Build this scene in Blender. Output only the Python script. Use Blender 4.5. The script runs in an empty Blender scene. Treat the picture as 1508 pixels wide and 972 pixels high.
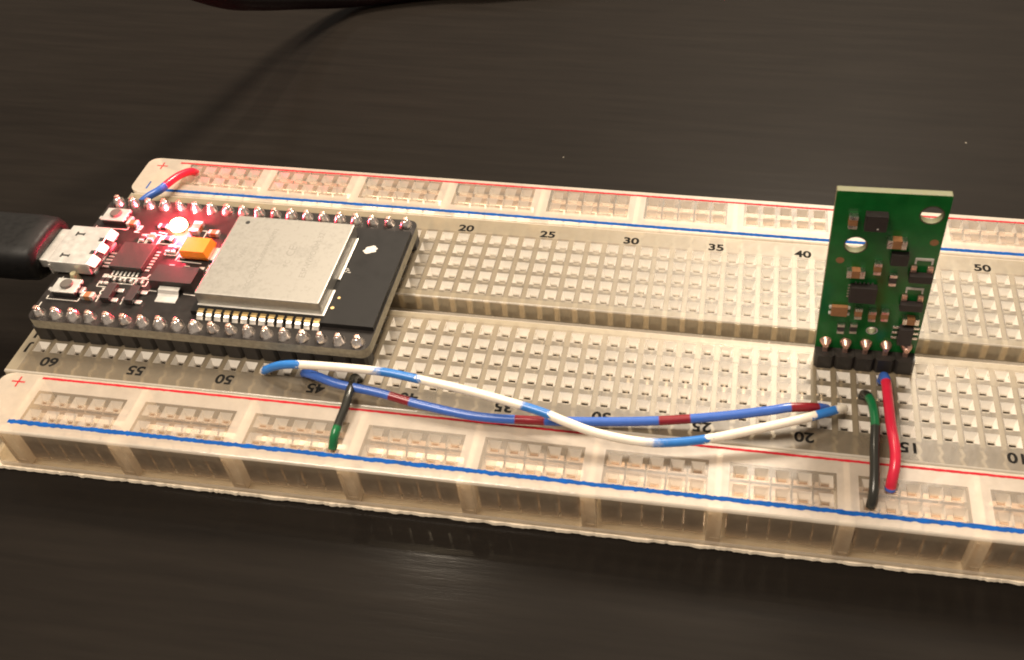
import bpy, bmesh, math, random
from mathutils import Matrix, Vector

# ------------------------------------------------------------------ camera, world, light, exposure
S = 0.001                                   # the script thinks in millimetres
sc = bpy.context.scene
col = sc.collection
random.seed(7)

cam_d = bpy.data.cameras.new('camera')
cam = bpy.data.objects.new('camera', cam_d)
col.objects.link(cam)
sc.camera = cam
cam_d.sensor_fit = 'HORIZONTAL'
cam_d.sensor_width = 36.0
cam_d.lens = 1482.346 / 1508 * 36.0
cam_d.shift_x = (754 - 874.15) / 1508
cam_d.shift_y = (346.83 - 486) / 1508
cam_d.clip_start = 0.002
cam_d.clip_end = 20
R = ((0.9891125, 0.1435909, -0.0322191), (-0.0760204, 0.6860216, 0.7235988), (0.1260052, -0.7132713, 0.6894684))
M = Matrix(((R[0][0], R[1][0], R[2][0], 87.0643 * S), (R[0][1], R[1][1], R[2][1], -78.0077 * S),
            (R[0][2], R[1][2], R[2][2], 104.9524 * S), (0, 0, 0, 1)))
cam.matrix_world = M
cam_d.dof.use_dof = True
cam_d.dof.focus_distance = 0.150
cam_d.dof.aperture_fstop = 64.0

world = bpy.data.worlds.new('World')
sc.world = world
world.use_nodes = True
bg = world.node_tree.nodes['Background']
bg.inputs['Color'].default_value = (1.0, 0.86, 0.72, 1)
bg.inputs['Strength'].default_value = 0.38

ld = bpy.data.lights.new('ceiling_lamp', 'AREA')
ld.shape = 'DISK'
ld.size = 0.15
ld.energy = 5.4
ld.color = (1.0, 0.85, 0.67)
lamp = bpy.data.objects.new('ceiling_lamp', ld)
col.objects.link(lamp)
lamp.location = (145 * S, 390 * S, 460 * S)
lamp.rotation_euler = (Vector((60, 5, 0)) * S - lamp.location).to_track_quat('-Z', 'Y').to_euler()

l2 = bpy.data.lights.new('front_fill', 'AREA')  # soft fill light, added to brighten the front faces and hole walls
l2.shape = 'DISK'
l2.size = 0.30
l2.energy = 5.4
l2.color = (1.0, 0.86, 0.70)
lamp2 = bpy.data.objects.new('front_fill', l2)
col.objects.link(lamp2)
lamp2.location = (-170 * S, -130 * S, 690 * S)
lamp2.rotation_euler = (Vector((60, 5, 0)) * S - lamp2.location).to_track_quat('-Z', 'Y').to_euler()

l3 = bpy.data.lights.new('desk_lamp', 'AREA')
l3.shape = 'DISK'
l3.size = 0.020
l3.energy = 0.6
l3.color = (1.0, 0.84, 0.64)
lamp3 = bpy.data.objects.new('desk_lamp', l3)
col.objects.link(lamp3)
lamp3.location = (-84 * S, 262 * S, 460 * S)
lamp3.rotation_euler = (Vector((60, 5, 0)) * S - lamp3.location).to_track_quat('-Z', 'Y').to_euler()

sc.view_settings.view_transform = 'Standard'
sc.view_settings.look = 'None'
sc.view_settings.exposure = 0.0
sc.view_settings.gamma = 1.0
sc.view_settings.use_curve_mapping = False
sc.render.engine = 'CYCLES'
sc.cycles.use_denoising = True
sc.cycles.filter_width = 1.9
sc.cycles.max_bounces = 10
sc.cycles.transparent_max_bounces = 24
sc.cycles.sample_clamp_indirect = 4.0
sc.cycles.caustics_refractive = False

P = 2.54
TZ = -8.8                                   # table top

# ------------------------------------------------------------------ helpers
ORG = {}


class MB:
    def __init__(self, xf=None):
        self.v, self.f, self.m, self.s, self.xf = [], [], [], [], xf
        self.u = None

    def add(self, vs, fs, m=0, smooth=False):
        b = len(self.v)
        self.v += [tuple(p) for p in vs]
        for f in fs:
            self.f.append(tuple(b + i for i in f))
            self.m.append(m)
            self.s.append(smooth)

    def quad(self, a, b, c, d, m=0):
        self.add((a, b, c, d), ((0, 1, 2, 3),), m)

    def rect(self, x0, x1, y0, y1, z, m=0):
        self.quad((x0, y0, z), (x1, y0, z), (x1, y1, z), (x0, y1, z), m)

    def box(self, x0, x1, y0, y1, z0, z1, m=0, c=0.0):
        if c <= 0:
            vs = [(x, y, z) for x in (x0, x1) for y in (y0, y1) for z in (z0, z1)]
            self.add(vs, ((0, 1, 3, 2), (4, 6, 7, 5), (0, 4, 5, 1), (2, 3, 7, 6), (0, 2, 6, 4), (1, 5, 7, 3)), m)
            return
        bm = bmesh.new()
        r = bmesh.ops.create_cube(bm, size=1.0)
        for v in r['verts']:
            v.co = Vector(((x0 + x1) / 2 + v.co.x * (x1 - x0), (y0 + y1) / 2 + v.co.y * (y1 - y0), (z0 + z1) / 2 + v.co.z * (z1 - z0)))
        bmesh.ops.bevel(bm, geom=bm.edges[:], offset=c, segments=2, profile=0.6, affect='EDGES', clamp_overlap=True)
        bm.verts.index_update()
        self.add([v.co[:] for v in bm.verts], [[v.index for v in f.verts] for f in bm.faces], m, False)
        bm.free()

    def lathe(self, cx, cy, prof, n=12, m=0, smooth=True, wob=0.0, cap=True):
        vs, fs = [], []
        for r, z in prof:
            for k in range(n):
                a = 2 * math.pi * k / n
                rr = r * (1 + random.uniform(-wob, wob))
                vs.append((cx + rr * math.cos(a), cy + rr * math.sin(a), z))
        for j in range(len(prof) - 1):
            for k in range(n):
                k2 = (k + 1) % n
                fs.append((j * n + k, j * n + k2, (j + 1) * n + k2, (j + 1) * n + k))
        self.add(vs, fs, m, smooth)
        if cap:
            b = (len(prof) - 1) * n
            self.add(vs[b:], (tuple(range(n)),), m, False)

    def sweep(self, pts, rad, n=14, m=0, sub=6):
        """round tube through a Catmull-Rom path; keeps arc length in attribute u"""
        path = []
        q = [pts[0]] + list(pts) + [pts[-1]]
        for i in range(1, len(q) - 2):
            p0, p1, p2, p3 = (Vector(q[i + k]) for k in (-1, 0, 1, 2))
            for k in range(sub):
                t = k / sub
                path.append(0.5 * (2 * p1 + (p2 - p0) * t + (2 * p0 - 5 * p1 + 4 * p2 - p3) * t * t + (3 * p1 - p0 - 3 * p2 + p3) * t ** 3))
        path.append(Vector(pts[-1]))
        us, L = [0.0], 0.0
        for a, b in zip(path, path[1:]):
            L += (b - a).length
            us.append(L)
        vs, fs, uu = [], [], []
        up = Vector((0, 0, 1))
        for i, p in enumerate(path):
            t = (path[min(i + 1, len(path) - 1)] - path[max(i - 1, 0)]).normalized()
            s = t.cross(up)
            if s.length < 0.2:
                s = t.cross(Vector((0, 1, 0)))
            s.normalize()
            w = s.cross(t)
            r = rad(us[i] / L) if callable(rad) else rad
            for k in range(n):
                a = 2 * math.pi * k / n
                vs.append(tuple(p + s * (r * math.cos(a)) + w * (r * math.sin(a))))
                uu.append(us[i])
        for i in range(len(path) - 1):
            for k in range(n):
                k2 = (k + 1) % n
                fs.append((i * n + k, i * n + k2, (i + 1) * n + k2, (i + 1) * n + k))
        fs.append(tuple(range(n)))
        fs.append(tuple((len(path) - 1) * n + k for k in range(n)))
        self.u = (self.u or []) + uu
        self.add(vs, fs, m, True)
        return path, us

    def mesh(self, name, mats, org):
        vs = [self.xf(*p) for p in self.v] if self.xf else self.v
        me = bpy.data.meshes.new(name)
        me.from_pydata([((x - org[0]) * S, (y - org[1]) * S, (z - org[2]) * S) for x, y, z in vs], [], self.f)
        for mt in mats:
            me.materials.append(mt)
        me.polygons.foreach_set('material_index', self.m)
        me.polygons.foreach_set('use_smooth', self.s)
        if self.u and len(self.u) == len(vs):
            at = me.attributes.new('u', 'FLOAT', 'POINT')
            at.data.foreach_set('value', self.u)
        me.update()
        return me

    def build(self, name, mats, parent=None, org=None):
        if not isinstance(mats, (list, tuple)):
            mats = [mats]
        if org is None:
            vs = [self.xf(*p) for p in self.v] if self.xf else self.v
            org = [(min(p[i] for p in vs) + max(p[i] for p in vs)) / 2 for i in range(3)]
            org[2] = min(p[2] for p in vs)
        return link(name, self.mesh(name, mats, org), parent, org)


def link(name, me, parent, org):
    o = bpy.data.objects.new(name, me)
    col.objects.link(o)
    po = ORG[parent.name] if parent else (0, 0, 0)
    o.location = [(org[i] - po[i]) * S for i in range(3)]
    o.parent = parent
    ORG[o.name] = tuple(org)
    return o


def thing(name, label, cat, org, group=None):
    o = bpy.data.objects.new(name, None)
    col.objects.link(o)
    o.empty_display_size = 0.005
    o.location = [c * S for c in org]
    ORG[o.name] = tuple(org)
    return tag(o, label, cat, group)


def tag(o, label, cat, group=None):
    o['label'], o['category'] = label, cat
    if group:
        o['group'] = group
    return o


def lin(r, g, b):
    f = lambda c: (c / 255 / 12.92) if c / 255 <= 0.04045 else ((c / 255 + 0.055) / 1.055) ** 2.4
    return (f(r), f(g), f(b), 1)


def nodes(name):
    m = bpy.data.materials.new(name)
    m.use_nodes = True
    nt = m.node_tree
    nt.nodes.clear()
    out = nt.nodes.new('ShaderNodeOutputMaterial')
    return m, nt, out


def N(nt, kind, **kw):
    n = nt.nodes.new('ShaderNode' + kind)
    for k, v in kw.items():
        if k in n.inputs:
            n.inputs[k].default_value = v
        else:
            setattr(n, k, v)
    return n


def mat(name, color, rough=0.5, metal=0.0, var=0.12, scale=1.2, bump=0.0, bscale=4.0, spec=0.5, stretch=None, coat=0.0):
    """principled surface whose colour and gloss wander with a little noise (scale in 1/mm)"""
    m, nt, out = nodes(name)
    p = N(nt, 'BsdfPrincipled', Roughness=rough, Metallic=metal)
    p.inputs['Specular IOR Level'].default_value = spec
    p.inputs['Coat Weight'].default_value = coat
    tc = N(nt, 'TexCoord')
    mp = N(nt, 'Mapping')
    mp.inputs['Scale'].default_value = stretch or (1, 1, 1)
    nt.links.new(tc.outputs['Object'], mp.inputs['Vector'])
    nz = N(nt, 'TexNoise', Scale=scale / S, Detail=4.0, Roughness=0.6)
    nt.links.new(mp.outputs[0], nz.inputs['Vector'])
    rp = N(nt, 'MapRange')
    rp.inputs['From Min'].default_value, rp.inputs['From Max'].default_value = 0.3, 0.7
    rp.inputs['To Min'].default_value, rp.inputs['To Max'].default_value = 1 - var, 1 + var
    nt.links.new(nz.outputs['Fac'], rp.inputs['Value'])
    mx = N(nt, 'Mix', data_type='RGBA', blend_type='MULTIPLY')
    mx.inputs['Factor'].default_value = 1.0
    mx.inputs['A'].default_value = color if len(color) == 4 else (*color, 1)
    nt.links.new(rp.outputs[0], mx.inputs['B'])
    nt.links.new(mx.outputs['Result'], p.inputs['Base Color'])
    r2 = N(nt, 'MapRange')
    r2.inputs['From Min'].default_value, r2.inputs['From Max'].default_value = 0.3, 0.7
    r2.inputs['To Min'].default_value, r2.inputs['To Max'].default_value = max(0.03, rough * 0.8), min(1, rough * 1.2)
    nt.links.new(nz.outputs['Fac'], r2.inputs['Value'])
    nt.links.new(r2.outputs[0], p.inputs['Roughness'])
    if bump > 0:
        n2 = N(nt, 'TexNoise', Scale=bscale / S, Detail=3.0)
        nt.links.new(mp.outputs[0], n2.inputs['Vector'])
        b = N(nt, 'Bump', Strength=bump, Distance=0.05 * S)
        nt.links.new(n2.outputs['Fac'], b.inputs['Height'])
        nt.links.new(b.outputs[0], p.inputs['Normal'])
    nt.links.new(p.outputs[0], out.inputs['Surface'])
    return m


def clear_plastic(name, tint, see, rough=0.30, haze=0.5, streak=0.0):
    """slightly yellowed clear plastic: part see-through, part milky scatter, with a fresnel gloss"""
    m, nt, out = nodes(name)
    tc = N(nt, 'TexCoord')
    nz = N(nt, 'TexNoise', Scale=0.35 / S, Detail=5.0, Roughness=0.62)
    nt.links.new(tc.outputs['Object'], nz.inputs['Vector'])
    cr = N(nt, 'MapRange')
    cr.inputs['From Min'].default_value, cr.inputs['From Max'].default_value = 0.3, 0.7
    cr.inputs['To Min'].default_value, cr.inputs['To Max'].default_value = 0.95, 1.04
    nt.links.new(nz.outputs['Fac'], cr.inputs['Value'])
    mx = N(nt, 'Mix', data_type='RGBA', blend_type='MULTIPLY')
    mx.inputs['Factor'].default_value = 1.0
    mx.inputs['A'].default_value = (*tint, 1)
    nt.links.new(cr.outputs[0], mx.inputs['B'])
    d = N(nt, 'BsdfDiffuse')
    t = N(nt, 'BsdfTranslucent')
    nt.links.new(mx.outputs['Result'], d.inputs['Color'])
    nt.links.new(mx.outputs['Result'], t.inputs['Color'])
    a = N(nt, 'MixShader')
    a.inputs[0].default_value = haze
    nt.links.new(d.outputs[0], a.inputs[1])
    nt.links.new(t.outputs[0], a.inputs[2])
    tr = N(nt, 'BsdfTransparent')
    tr.inputs['Color'].default_value = (0.97, 0.94, 0.86, 1)
    b = N(nt, 'MixShader')
    sr = N(nt, 'MapRange')
    sr.inputs['From Min'].default_value, sr.inputs['From Max'].default_value = 0.3, 0.7
    sr.inputs['To Min'].default_value, sr.inputs['To Max'].default_value = min(1, see + 0.03), max(0, see - 0.03)
    nt.links.new(nz.outputs['Fac'], sr.inputs['Value'])
    nt.links.new(sr.outputs[0], b.inputs[0])
    nt.links.new(a.outputs[0], b.inputs[1])
    nt.links.new(tr.outputs[0], b.inputs[2])
    ge = N(nt, 'NewGeometry')
    dt = N(nt, 'VectorMath', operation='DOT_PRODUCT')
    nt.links.new(ge.outputs['Incoming'], dt.inputs[1])
    ab = N(nt, 'Math', operation='ABSOLUTE')
    nt.links.new(dt.outputs['Value'], ab.inputs[0])
    om = N(nt, 'Math', operation='SUBTRACT')
    om.inputs[0].default_value = 1.0
    nt.links.new(ab.outputs[0], om.inputs[1])
    pw = N(nt, 'Math', operation='POWER')
    pw.inputs[1].default_value = 5.0
    nt.links.new(om.outputs[0], pw.inputs[0])
    fr = N(nt, 'Math', operation='MULTIPLY_ADD')     # Schlick fresnel, same from both sides of a face
    fr.inputs[1].default_value, fr.inputs[2].default_value = 0.96, 0.04
    nt.links.new(pw.outputs[0], fr.inputs[0])
    g = N(nt, 'BsdfGlossy', Roughness=rough)
    e = N(nt, 'MixShader')
    nt.links.new(fr.outputs[0], e.inputs[0])
    nt.links.new(b.outputs[0], e.inputs[1])
    nt.links.new(g.outputs[0], e.inputs[2])
    bn = N(nt, 'TexNoise', Scale=0.6 / S, Detail=2.0)
    nt.links.new(tc.outputs['Object'], bn.inputs['Vector'])
    bp = N(nt, 'Bump', Strength=0.25, Distance=0.15 * S)
    nt.links.new(bn.outputs['Fac'], bp.inputs['Height'])
    for k in (g, d):
        nt.links.new(bp.outputs[0], k.inputs['Normal'])
    nt.links.new(bp.outputs[0], dt.inputs[0])
    nt.links.new(e.outputs[0], out.inputs['Surface'])
    return m


def wire_mat(name, base, bands, rough=0.24, fuzz=0.25):
    """insulation with painted bands along its length (attribute u, mm): bands = (start, end, colour)"""
    m, nt, out = nodes(name)
    p = N(nt, 'BsdfPrincipled', Roughness=rough)
    at = N(nt, 'Attribute', attribute_name='u')
    tc = N(nt, 'TexCoord')
    nz = N(nt, 'TexNoise', Scale=0.9 / S, Detail=4.0, Roughness=0.7)
    nt.links.new(tc.outputs['Object'], nz.inputs['Vector'])
    dv = N(nt, 'Math', operation='MULTIPLY_ADD')
    nt.links.new(nz.outputs['Fac'], dv.inputs[0])
    dv.inputs[1].default_value = fuzz * 4
    nt.links.new(at.outputs['Fac'], dv.inputs[2])
    cur = None
    rgb = N(nt, 'RGB')
    rgb.outputs[0].default_value = base
    cur = rgb.outputs[0]
    for s0, s1, c, soft in bands:
        a = N(nt, 'MapRange', interpolation_type='SMOOTHSTEP')
        a.inputs['From Min'].default_value, a.inputs['From Max'].default_value = s0 - soft + 2 * fuzz, s0 + soft * 0.2 + 2 * fuzz
        b = N(nt, 'MapRange', interpolation_type='SMOOTHSTEP')
        b.inputs['From Min'].default_value, b.inputs['From Max'].default_value = s1 - 0.15 + 2 * fuzz, s1 + 0.15 + 2 * fuzz
        b.inputs['To Min'].default_value, b.inputs['To Max'].default_value = 1, 0
        nt.links.new(dv.outputs[0], a.inputs['Value'])
        nt.links.new(dv.outputs[0], b.inputs['Value'])
        f = N(nt, 'Math', operation='MULTIPLY')
        nt.links.new(a.outputs[0], f.inputs[0])
        nt.links.new(b.outputs[0], f.inputs[1])
        mx = N(nt, 'Mix', data_type='RGBA')
        nt.links.new(f.outputs[0], mx.inputs['Factor'])
        nt.links.new(cur, mx.inputs['A'])
        mx.inputs['B'].default_value = c
        cur = mx.outputs['Result']
    v = N(nt, 'MapRange')
    v.inputs['To Min'].default_value, v.inputs['To Max'].default_value = 0.82, 1.12
    nt.links.new(nz.outputs['Fac'], v.inputs['Value'])
    mx = N(nt, 'Mix', data_type='RGBA', blend_type='MULTIPLY')
    mx.inputs['Factor'].default_value = 1
    nt.links.new(cur, mx.inputs['A'])
    nt.links.new(v.outputs[0], mx.inputs['B'])
    nt.links.new(mx.outputs['Result'], p.inputs['Base Color'])
    bp = N(nt, 'Bump', Strength=0.15, Distance=0.05 * S)
    nt.links.new(nz.outputs['Fac'], bp.inputs['Height'])
    nt.links.new(bp.outputs[0], p.inputs['Normal'])
    nt.links.new(p.outputs[0], out.inputs['Surface'])
    return m


def text(body, size, x, y, z, rot, material, parent, name, sx=1.3, bold=0.03):
    cu = bpy.data.curves.new('glyphs', 'FONT')
    cu.body = body
    cu.size = size
    cu.align_x = 'CENTER'
    cu.align_y = 'CENTER'
    cu.offset = bold * size
    ob = bpy.data.objects.new('glyphs', cu)
    col.objects.link(ob)
    dg = bpy.context.evaluated_depsgraph_get()
    me = bpy.data.meshes.new_from_object(ob.evaluated_get(dg))
    bpy.data.objects.remove(ob)
    bpy.data.curves.remove(cu)
    c, s = math.cos(rot), math.sin(rot)
    for v in me.vertices:
        a, b = v.co.x * sx, v.co.y
        v.co = ((c * a - s * b) * S, (s * a + c * b) * S, 0)
    me.materials.clear()
    me.materials.append(material)
    me.name = name
    return link(name, me, parent, (x, y, z))


def plate_mesh(outline, holes, t, n=28):
    """flat plate in the xy plane with round holes, thickness t (returns verts, faces in mm)"""
    cu = bpy.data.curves.new('plate', 'CURVE')
    cu.dimensions = '2D'
    cu.fill_mode = 'BOTH'
    cu.extrude = t / 2
    loops = [outline] + [[(cx + r * math.cos(2 * math.pi * k / n), cy + r * math.sin(2 * math.pi * k / n)) for k in range(n)] for cx, cy, r in holes]
    for lp in loops:
        sp = cu.splines.new('POLY')
        sp.points.add(len(lp) - 1)
        for q, (a, b) in zip(sp.points, lp):
            q.co = (a, b, 0, 1)
        sp.use_cyclic_u = True
    ob = bpy.data.objects.new('plate', cu)
    col.objects.link(ob)
    dg = bpy.context.evaluated_depsgraph_get()
    me = bpy.data.meshes.new_from_object(ob.evaluated_get(dg))
    vs = [tuple(v.co) for v in me.vertices]
    fs = [tuple(p.vertices) for p in me.polygons]
    bpy.data.objects.remove(ob)
    bpy.data.curves.remove(cu)
    bpy.data.meshes.remove(me)
    return vs, fs


def rounded(x0, x1, y0, y1, r, n=6):
    pts = []
    for cx, cy, a0 in ((x1 - r, y0 + r, -90), (x1 - r, y1 - r, 0), (x0 + r, y1 - r, 90), (x0 + r, y0 + r, 180)):
        for k in range(n + 1):
            a = math.radians(a0 + 90 * k / n)
            pts.append((cx + r * math.cos(a), cy + r * math.sin(a)))
    return pts


# ------------------------------------------------------------------ materials
def table_material():
    m, nt, out = nodes('dark_wood_laminate')
    tc = N(nt, 'TexCoord')
    mp = N(nt, 'Mapping')
    mp.inputs['Rotation'].default_value = (0, 0, math.radians(-3))
    mp.inputs['Scale'].default_value = (0.07, 1, 1)
    nt.links.new(tc.outputs['Object'], mp.inputs['Vector'])
    g1 = N(nt, 'TexNoise', Scale=0.55 / S, Detail=6.0, Roughness=0.65)
    nt.links.new(mp.outputs[0], g1.inputs['Vector'])
    g2 = N(nt, 'TexNoise', Scale=0.02 / S, Detail=3.0)
    nt.links.new(tc.outputs['Object'], g2.inputs['Vector'])
    cr = N(nt, 'ValToRGB')
    cr.color_ramp.elements[0].position = 0.30
    cr.color_ramp.elements[0].color = (0.0080, 0.0062, 0.0048, 1)
    cr.color_ramp.elements[1].position = 0.70
    cr.color_ramp.elements[1].color = (0.0125, 0.0098, 0.0076, 1)
    nt.links.new(g1.outputs['Fac'], cr.inputs['Fac'])
    # dust specks
    vo = N(nt, 'TexVoronoi', Scale=0.085 / S)
    nt.links.new(tc.outputs['Object'], vo.inputs['Vector'])
    wn = N(nt, 'Math', operation='LESS_THAN')
    wn.inputs[1].default_value = 0.016
    nt.links.new(vo.outputs['Distance'], wn.inputs[0])
    sep = N(nt, 'SeparateColor')
    nt.links.new(vo.outputs['Color'], sep.inputs[0])
    th = N(nt, 'Math', operation='MULTIPLY')
    nt.links.new(wn.outputs[0], th.inputs[0])
    nt.links.new(sep.outputs[0], th.inputs[1])
    mx = N(nt, 'Mix', data_type='RGBA')
    nt.links.new(th.outputs[0], mx.inputs['Factor'])
    nt.links.new(cr.outputs['Color'], mx.inputs['A'])
    mx.inputs['B'].default_value = (0.30, 0.27, 0.22, 1)
    p = N(nt, 'BsdfPrincipled')
    p.inputs['Specular IOR Level'].default_value = 0.05
    p.inputs['Coat Weight'].default_value = 0.10
    p.inputs['Coat Roughness'].default_value = 0.16
    nt.links.new(mx.outputs['Result'], p.inputs['Base Color'])
    rr = N(nt, 'MapRange')
    rr.inputs['To Min'].default_value, rr.inputs['To Max'].default_value = 0.46, 0.60
    nt.links.new(g2.outputs['Fac'], rr.inputs['Value'])
    nt.links.new(rr.outputs[0], p.inputs['Roughness'])
    b = N(nt, 'Bump', Strength=0.28, Distance=0.08 * S)
    nt.links.new(g1.outputs['Fac'], b.inputs['Height'])
    nt.links.new(b.outputs[0], p.inputs['Normal'])
    nt.links.new(b.outputs[0], p.inputs['Coat Normal'])
    nt.links.new(p.outputs[0], out.inputs['Surface'])
    return m


M_table = table_material()
M_cell = clear_plastic('clear_plastic_cell', (0.48, 0.40, 0.285), 0.58, rough=0.4)  # one plastic in darker and paler copies: shade and light put into tints
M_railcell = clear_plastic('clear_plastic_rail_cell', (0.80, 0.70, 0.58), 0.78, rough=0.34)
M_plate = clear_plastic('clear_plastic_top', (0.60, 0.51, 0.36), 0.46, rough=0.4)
M_funnel = clear_plastic('clear_plastic_funnel', (1.0, 0.94, 0.85), 0.12, haze=0.30)  # same plastic as the plate, whitened to paint in its lit tapers
M_railfunnel = clear_plastic('clear_plastic_rail_funnel', (1.0, 0.92, 0.82), 0.40, rough=0.25, haze=0.35)
M_gap = clear_plastic('clear_plastic_shade_zigzag', (0.36, 0.29, 0.19), 0.25)  # tint darkened to paint in shaded gaps and refraction
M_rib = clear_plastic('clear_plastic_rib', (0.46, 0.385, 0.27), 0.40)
M_rail = clear_plastic('clear_plastic_rail', (0.93, 0.82, 0.70), 0.40, rough=0.38)
M_front = clear_plastic('clear_plastic_front', (0.85, 0.76, 0.62), 0.86, rough=0.06)
M_groove = clear_plastic('clear_plastic_groove', (0.82, 0.72, 0.55), 0.62, rough=0.15)
M_lip = clear_plastic('clear_plastic_lip', (0.96, 0.88, 0.76), 0.25, rough=0.10)
M_post = clear_plastic('clear_plastic_post', (1.0, 0.92, 0.83), 0.22, rough=0.1, haze=0.7)
M_foam = mat('white_adhesive_foam', lin(232, 218, 196), 0.8, var=0.10, scale=0.5, bump=0.6, bscale=2.0)
M_clip = mat('nickel_clip', (0.27, 0.22, 0.17), 0.38, 0.75, var=0.10)
M_railclip = mat('rail_contact_metal', (0.60, 0.49, 0.41), 0.36, 0.8, var=0.12, scale=0.4)
M_ink = mat('black_ink', (0.012, 0.011, 0.010), 0.9, var=0.3, scale=3, spec=0.1)
M_redink = mat('red_ink', lin(172, 30, 42), 0.8, var=0.15, scale=1.5, spec=0.15)
M_blueink = mat('blue_ink', lin(8, 72, 142), 0.8, var=0.3, scale=0.5, spec=0.15)
M_pcb = mat('black_solder_mask', (0.017, 0.0135, 0.012), 0.42, var=0.25, scale=0.6, bump=0.08, spec=0.28)
M_pcbedge = mat('fibreglass_edge', (0.30, 0.265, 0.19), 0.7, var=0.3, scale=1.5)
M_mod = mat('module_solder_mask', (0.012, 0.0108, 0.0102), 0.5, var=0.2, scale=0.6, spec=0.25)
M_black = mat('black_plastic', (0.016, 0.014, 0.013), 0.42, var=0.2, bump=0.1)
M_hdr = mat('header_plastic', (0.020, 0.016, 0.013), 0.5, var=0.2, bump=0.15)
M_epoxy = mat('epoxy_package', (0.024, 0.018, 0.016), 0.55, var=0.15, scale=2, bump=0.1, bscale=12)
M_solder = mat('tin_solder', (0.80, 0.73, 0.67), 0.28, 1.0, var=0.25, scale=1.6, bump=0.35, bscale=3)
M_tin = mat('bright_tin', (0.76, 0.73, 0.68), 0.34, 0.65, var=0.06, scale=0.8)
M_gold = mat('gold_pad', (0.80, 0.58, 0.28), 0.35, 1.0, var=0.15)
M_silk = mat('white_silkscreen', lin(205, 198, 188), 0.6, var=0.15, scale=3)
M_orange = mat('orange_epoxy', lin(242, 138, 32), 0.42, var=0.06, scale=2, bump=0.1)
M_tan = mat('tan_ceramic', lin(150, 104, 66), 0.5, var=0.15, scale=2)
M_grey = mat('grey_button', lin(92, 84, 78), 0.55, var=0.12)
M_cable = mat('black_cable_rubber', (0.007, 0.0065, 0.0062), 0.5, var=0.15, bump=0.08, spec=0.22)
M_green = mat('green_solder_mask', lin(14, 98, 38), 0.22, var=0.18, scale=0.5, bump=0.05)
M_greenedge = mat('pale_green_board_edge', lin(112, 112, 84), 0.7, var=0.15, scale=2)
M_copper = mat('pink_solder', (0.80, 0.50, 0.40), 0.33, 0.9, var=0.2, scale=2, bump=0.3)
M_hole = mat('plated_ring', (0.10, 0.085, 0.06), 0.4, 0.7)
M_dark = mat('opening_shade', (0.02, 0.018, 0.016), 0.7)  # for flat dark patches that paint the shade inside openings
M_resist = mat('black_chip_resistor', (0.03, 0.025, 0.024), 0.4, var=0.1)


def can_material():
    m, nt, out = nodes('brushed_shield_metal')
    tc = N(nt, 'TexCoord')
    p = N(nt, 'BsdfPrincipled', Metallic=0.72)
    n1 = N(nt, 'TexNoise', Scale=0.16 / S, Detail=7.0, Roughness=0.72)
    n2 = N(nt, 'TexNoise', Scale=1.7 / S, Detail=3.0, Roughness=0.7)
    nt.links.new(tc.outputs['Object'], n1.inputs['Vector'])
    nt.links.new(tc.outputs['Object'], n2.inputs['Vector'])
    ml = N(nt, 'Math', operation='MULTIPLY')
    nt.links.new(n1.outputs['Fac'], ml.inputs[0])
    nt.links.new(n2.outputs['Fac'], ml.inputs[1])
    cr = N(nt, 'ValToRGB')
    cr.color_ramp.elements[0].position = 0.12
    cr.color_ramp.elements[0].color = (0.30, 0.285, 0.255, 1)
    cr.color_ramp.elements[1].position = 0.27
    cr.color_ramp.elements[1].color = (0.37, 0.35, 0.315, 1)
    nt.links.new(ml.outputs[0], cr.inputs['Fac'])
    nt.links.new(cr.outputs['Color'], p.inputs['Base Color'])
    rr = N(nt, 'MapRange')
    rr.inputs['To Min'].default_value, rr.inputs['To Max'].default_value = 0.55, 0.42
    nt.links.new(n1.outputs['Fac'], rr.inputs['Value'])
    nt.links.new(rr.outputs[0], p.inputs['Roughness'])
    b = N(nt, 'Bump', Strength=0.1, Distance=0.03 * S)
    nt.links.new(n2.outputs['Fac'], b.inputs['Height'])
    nt.links.new(b.outputs[0], p.inputs['Normal'])
    nt.links.new(p.outputs[0], out.inputs['Surface'])
    return m


M_can = can_material()
M_mark = mat('faint_laser_marking', (0.28, 0.265, 0.235), 0.6, 0.5, var=0.1)
m, nt, out = nodes('lit_red_led')
em = N(nt, 'Emission', Strength=60.0)
em.inputs['Color'].default_value = (1.0, 0.45, 0.22, 1)
nt.links.new(em.outputs[0], out.inputs['Surface'])
M_led = m

# ------------------------------------------------------------------ table
mb = MB()
mb.box(-620, 700, -420, 480, TZ - 22, TZ, c=1.0)
table = mb.build('table_top', M_table)
table['kind'] = 'structure'
table['label'] = 'dark brown wood grain table top'

# ------------------------------------------------------------------ breadboard
C0, C1 = -2, 60                              # column range
XL, XR = -8.0, 156.4
bb = thing('breadboard', 'long clear yellowed solderless breadboard lying on the dark table', 'breadboard', (74, 13.7, TZ))


def hole(mb, x, y, hx=P / 2, hy=P / 2, a=0.87, b=0.48, d1=0.8, d2=1.1, by=0.26):
    O = [(x - hx, y - hy, 0), (x + hx, y - hy, 0), (x + hx, y + hy, 0), (x - hx, y + hy, 0)]
    A = [(x - a, y - a, 0), (x + a, y - a, 0), (x + a, y + a, 0), (x - a, y + a, 0)]
    B = [(x - b, y - by, -d1), (x + b, y - by, -d1), (x + b, y + by, -d1), (x - b, y + by, -d1)]
    D = [(x - b * .9, y - by * .95, -d2), (x + b * .9, y - by * .95, -d2), (x + b * .9, y + by * .95, -d2), (x - b * .9, y + by * .95, -d2)]
    ring = ((0, 1, 5, 4), (1, 2, 6, 5), (2, 3, 7, 6), (3, 0, 4, 7))
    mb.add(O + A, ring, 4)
    mb.add(A + B, ring, 1)
    mb.add(B + D, ring, 1)


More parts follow.
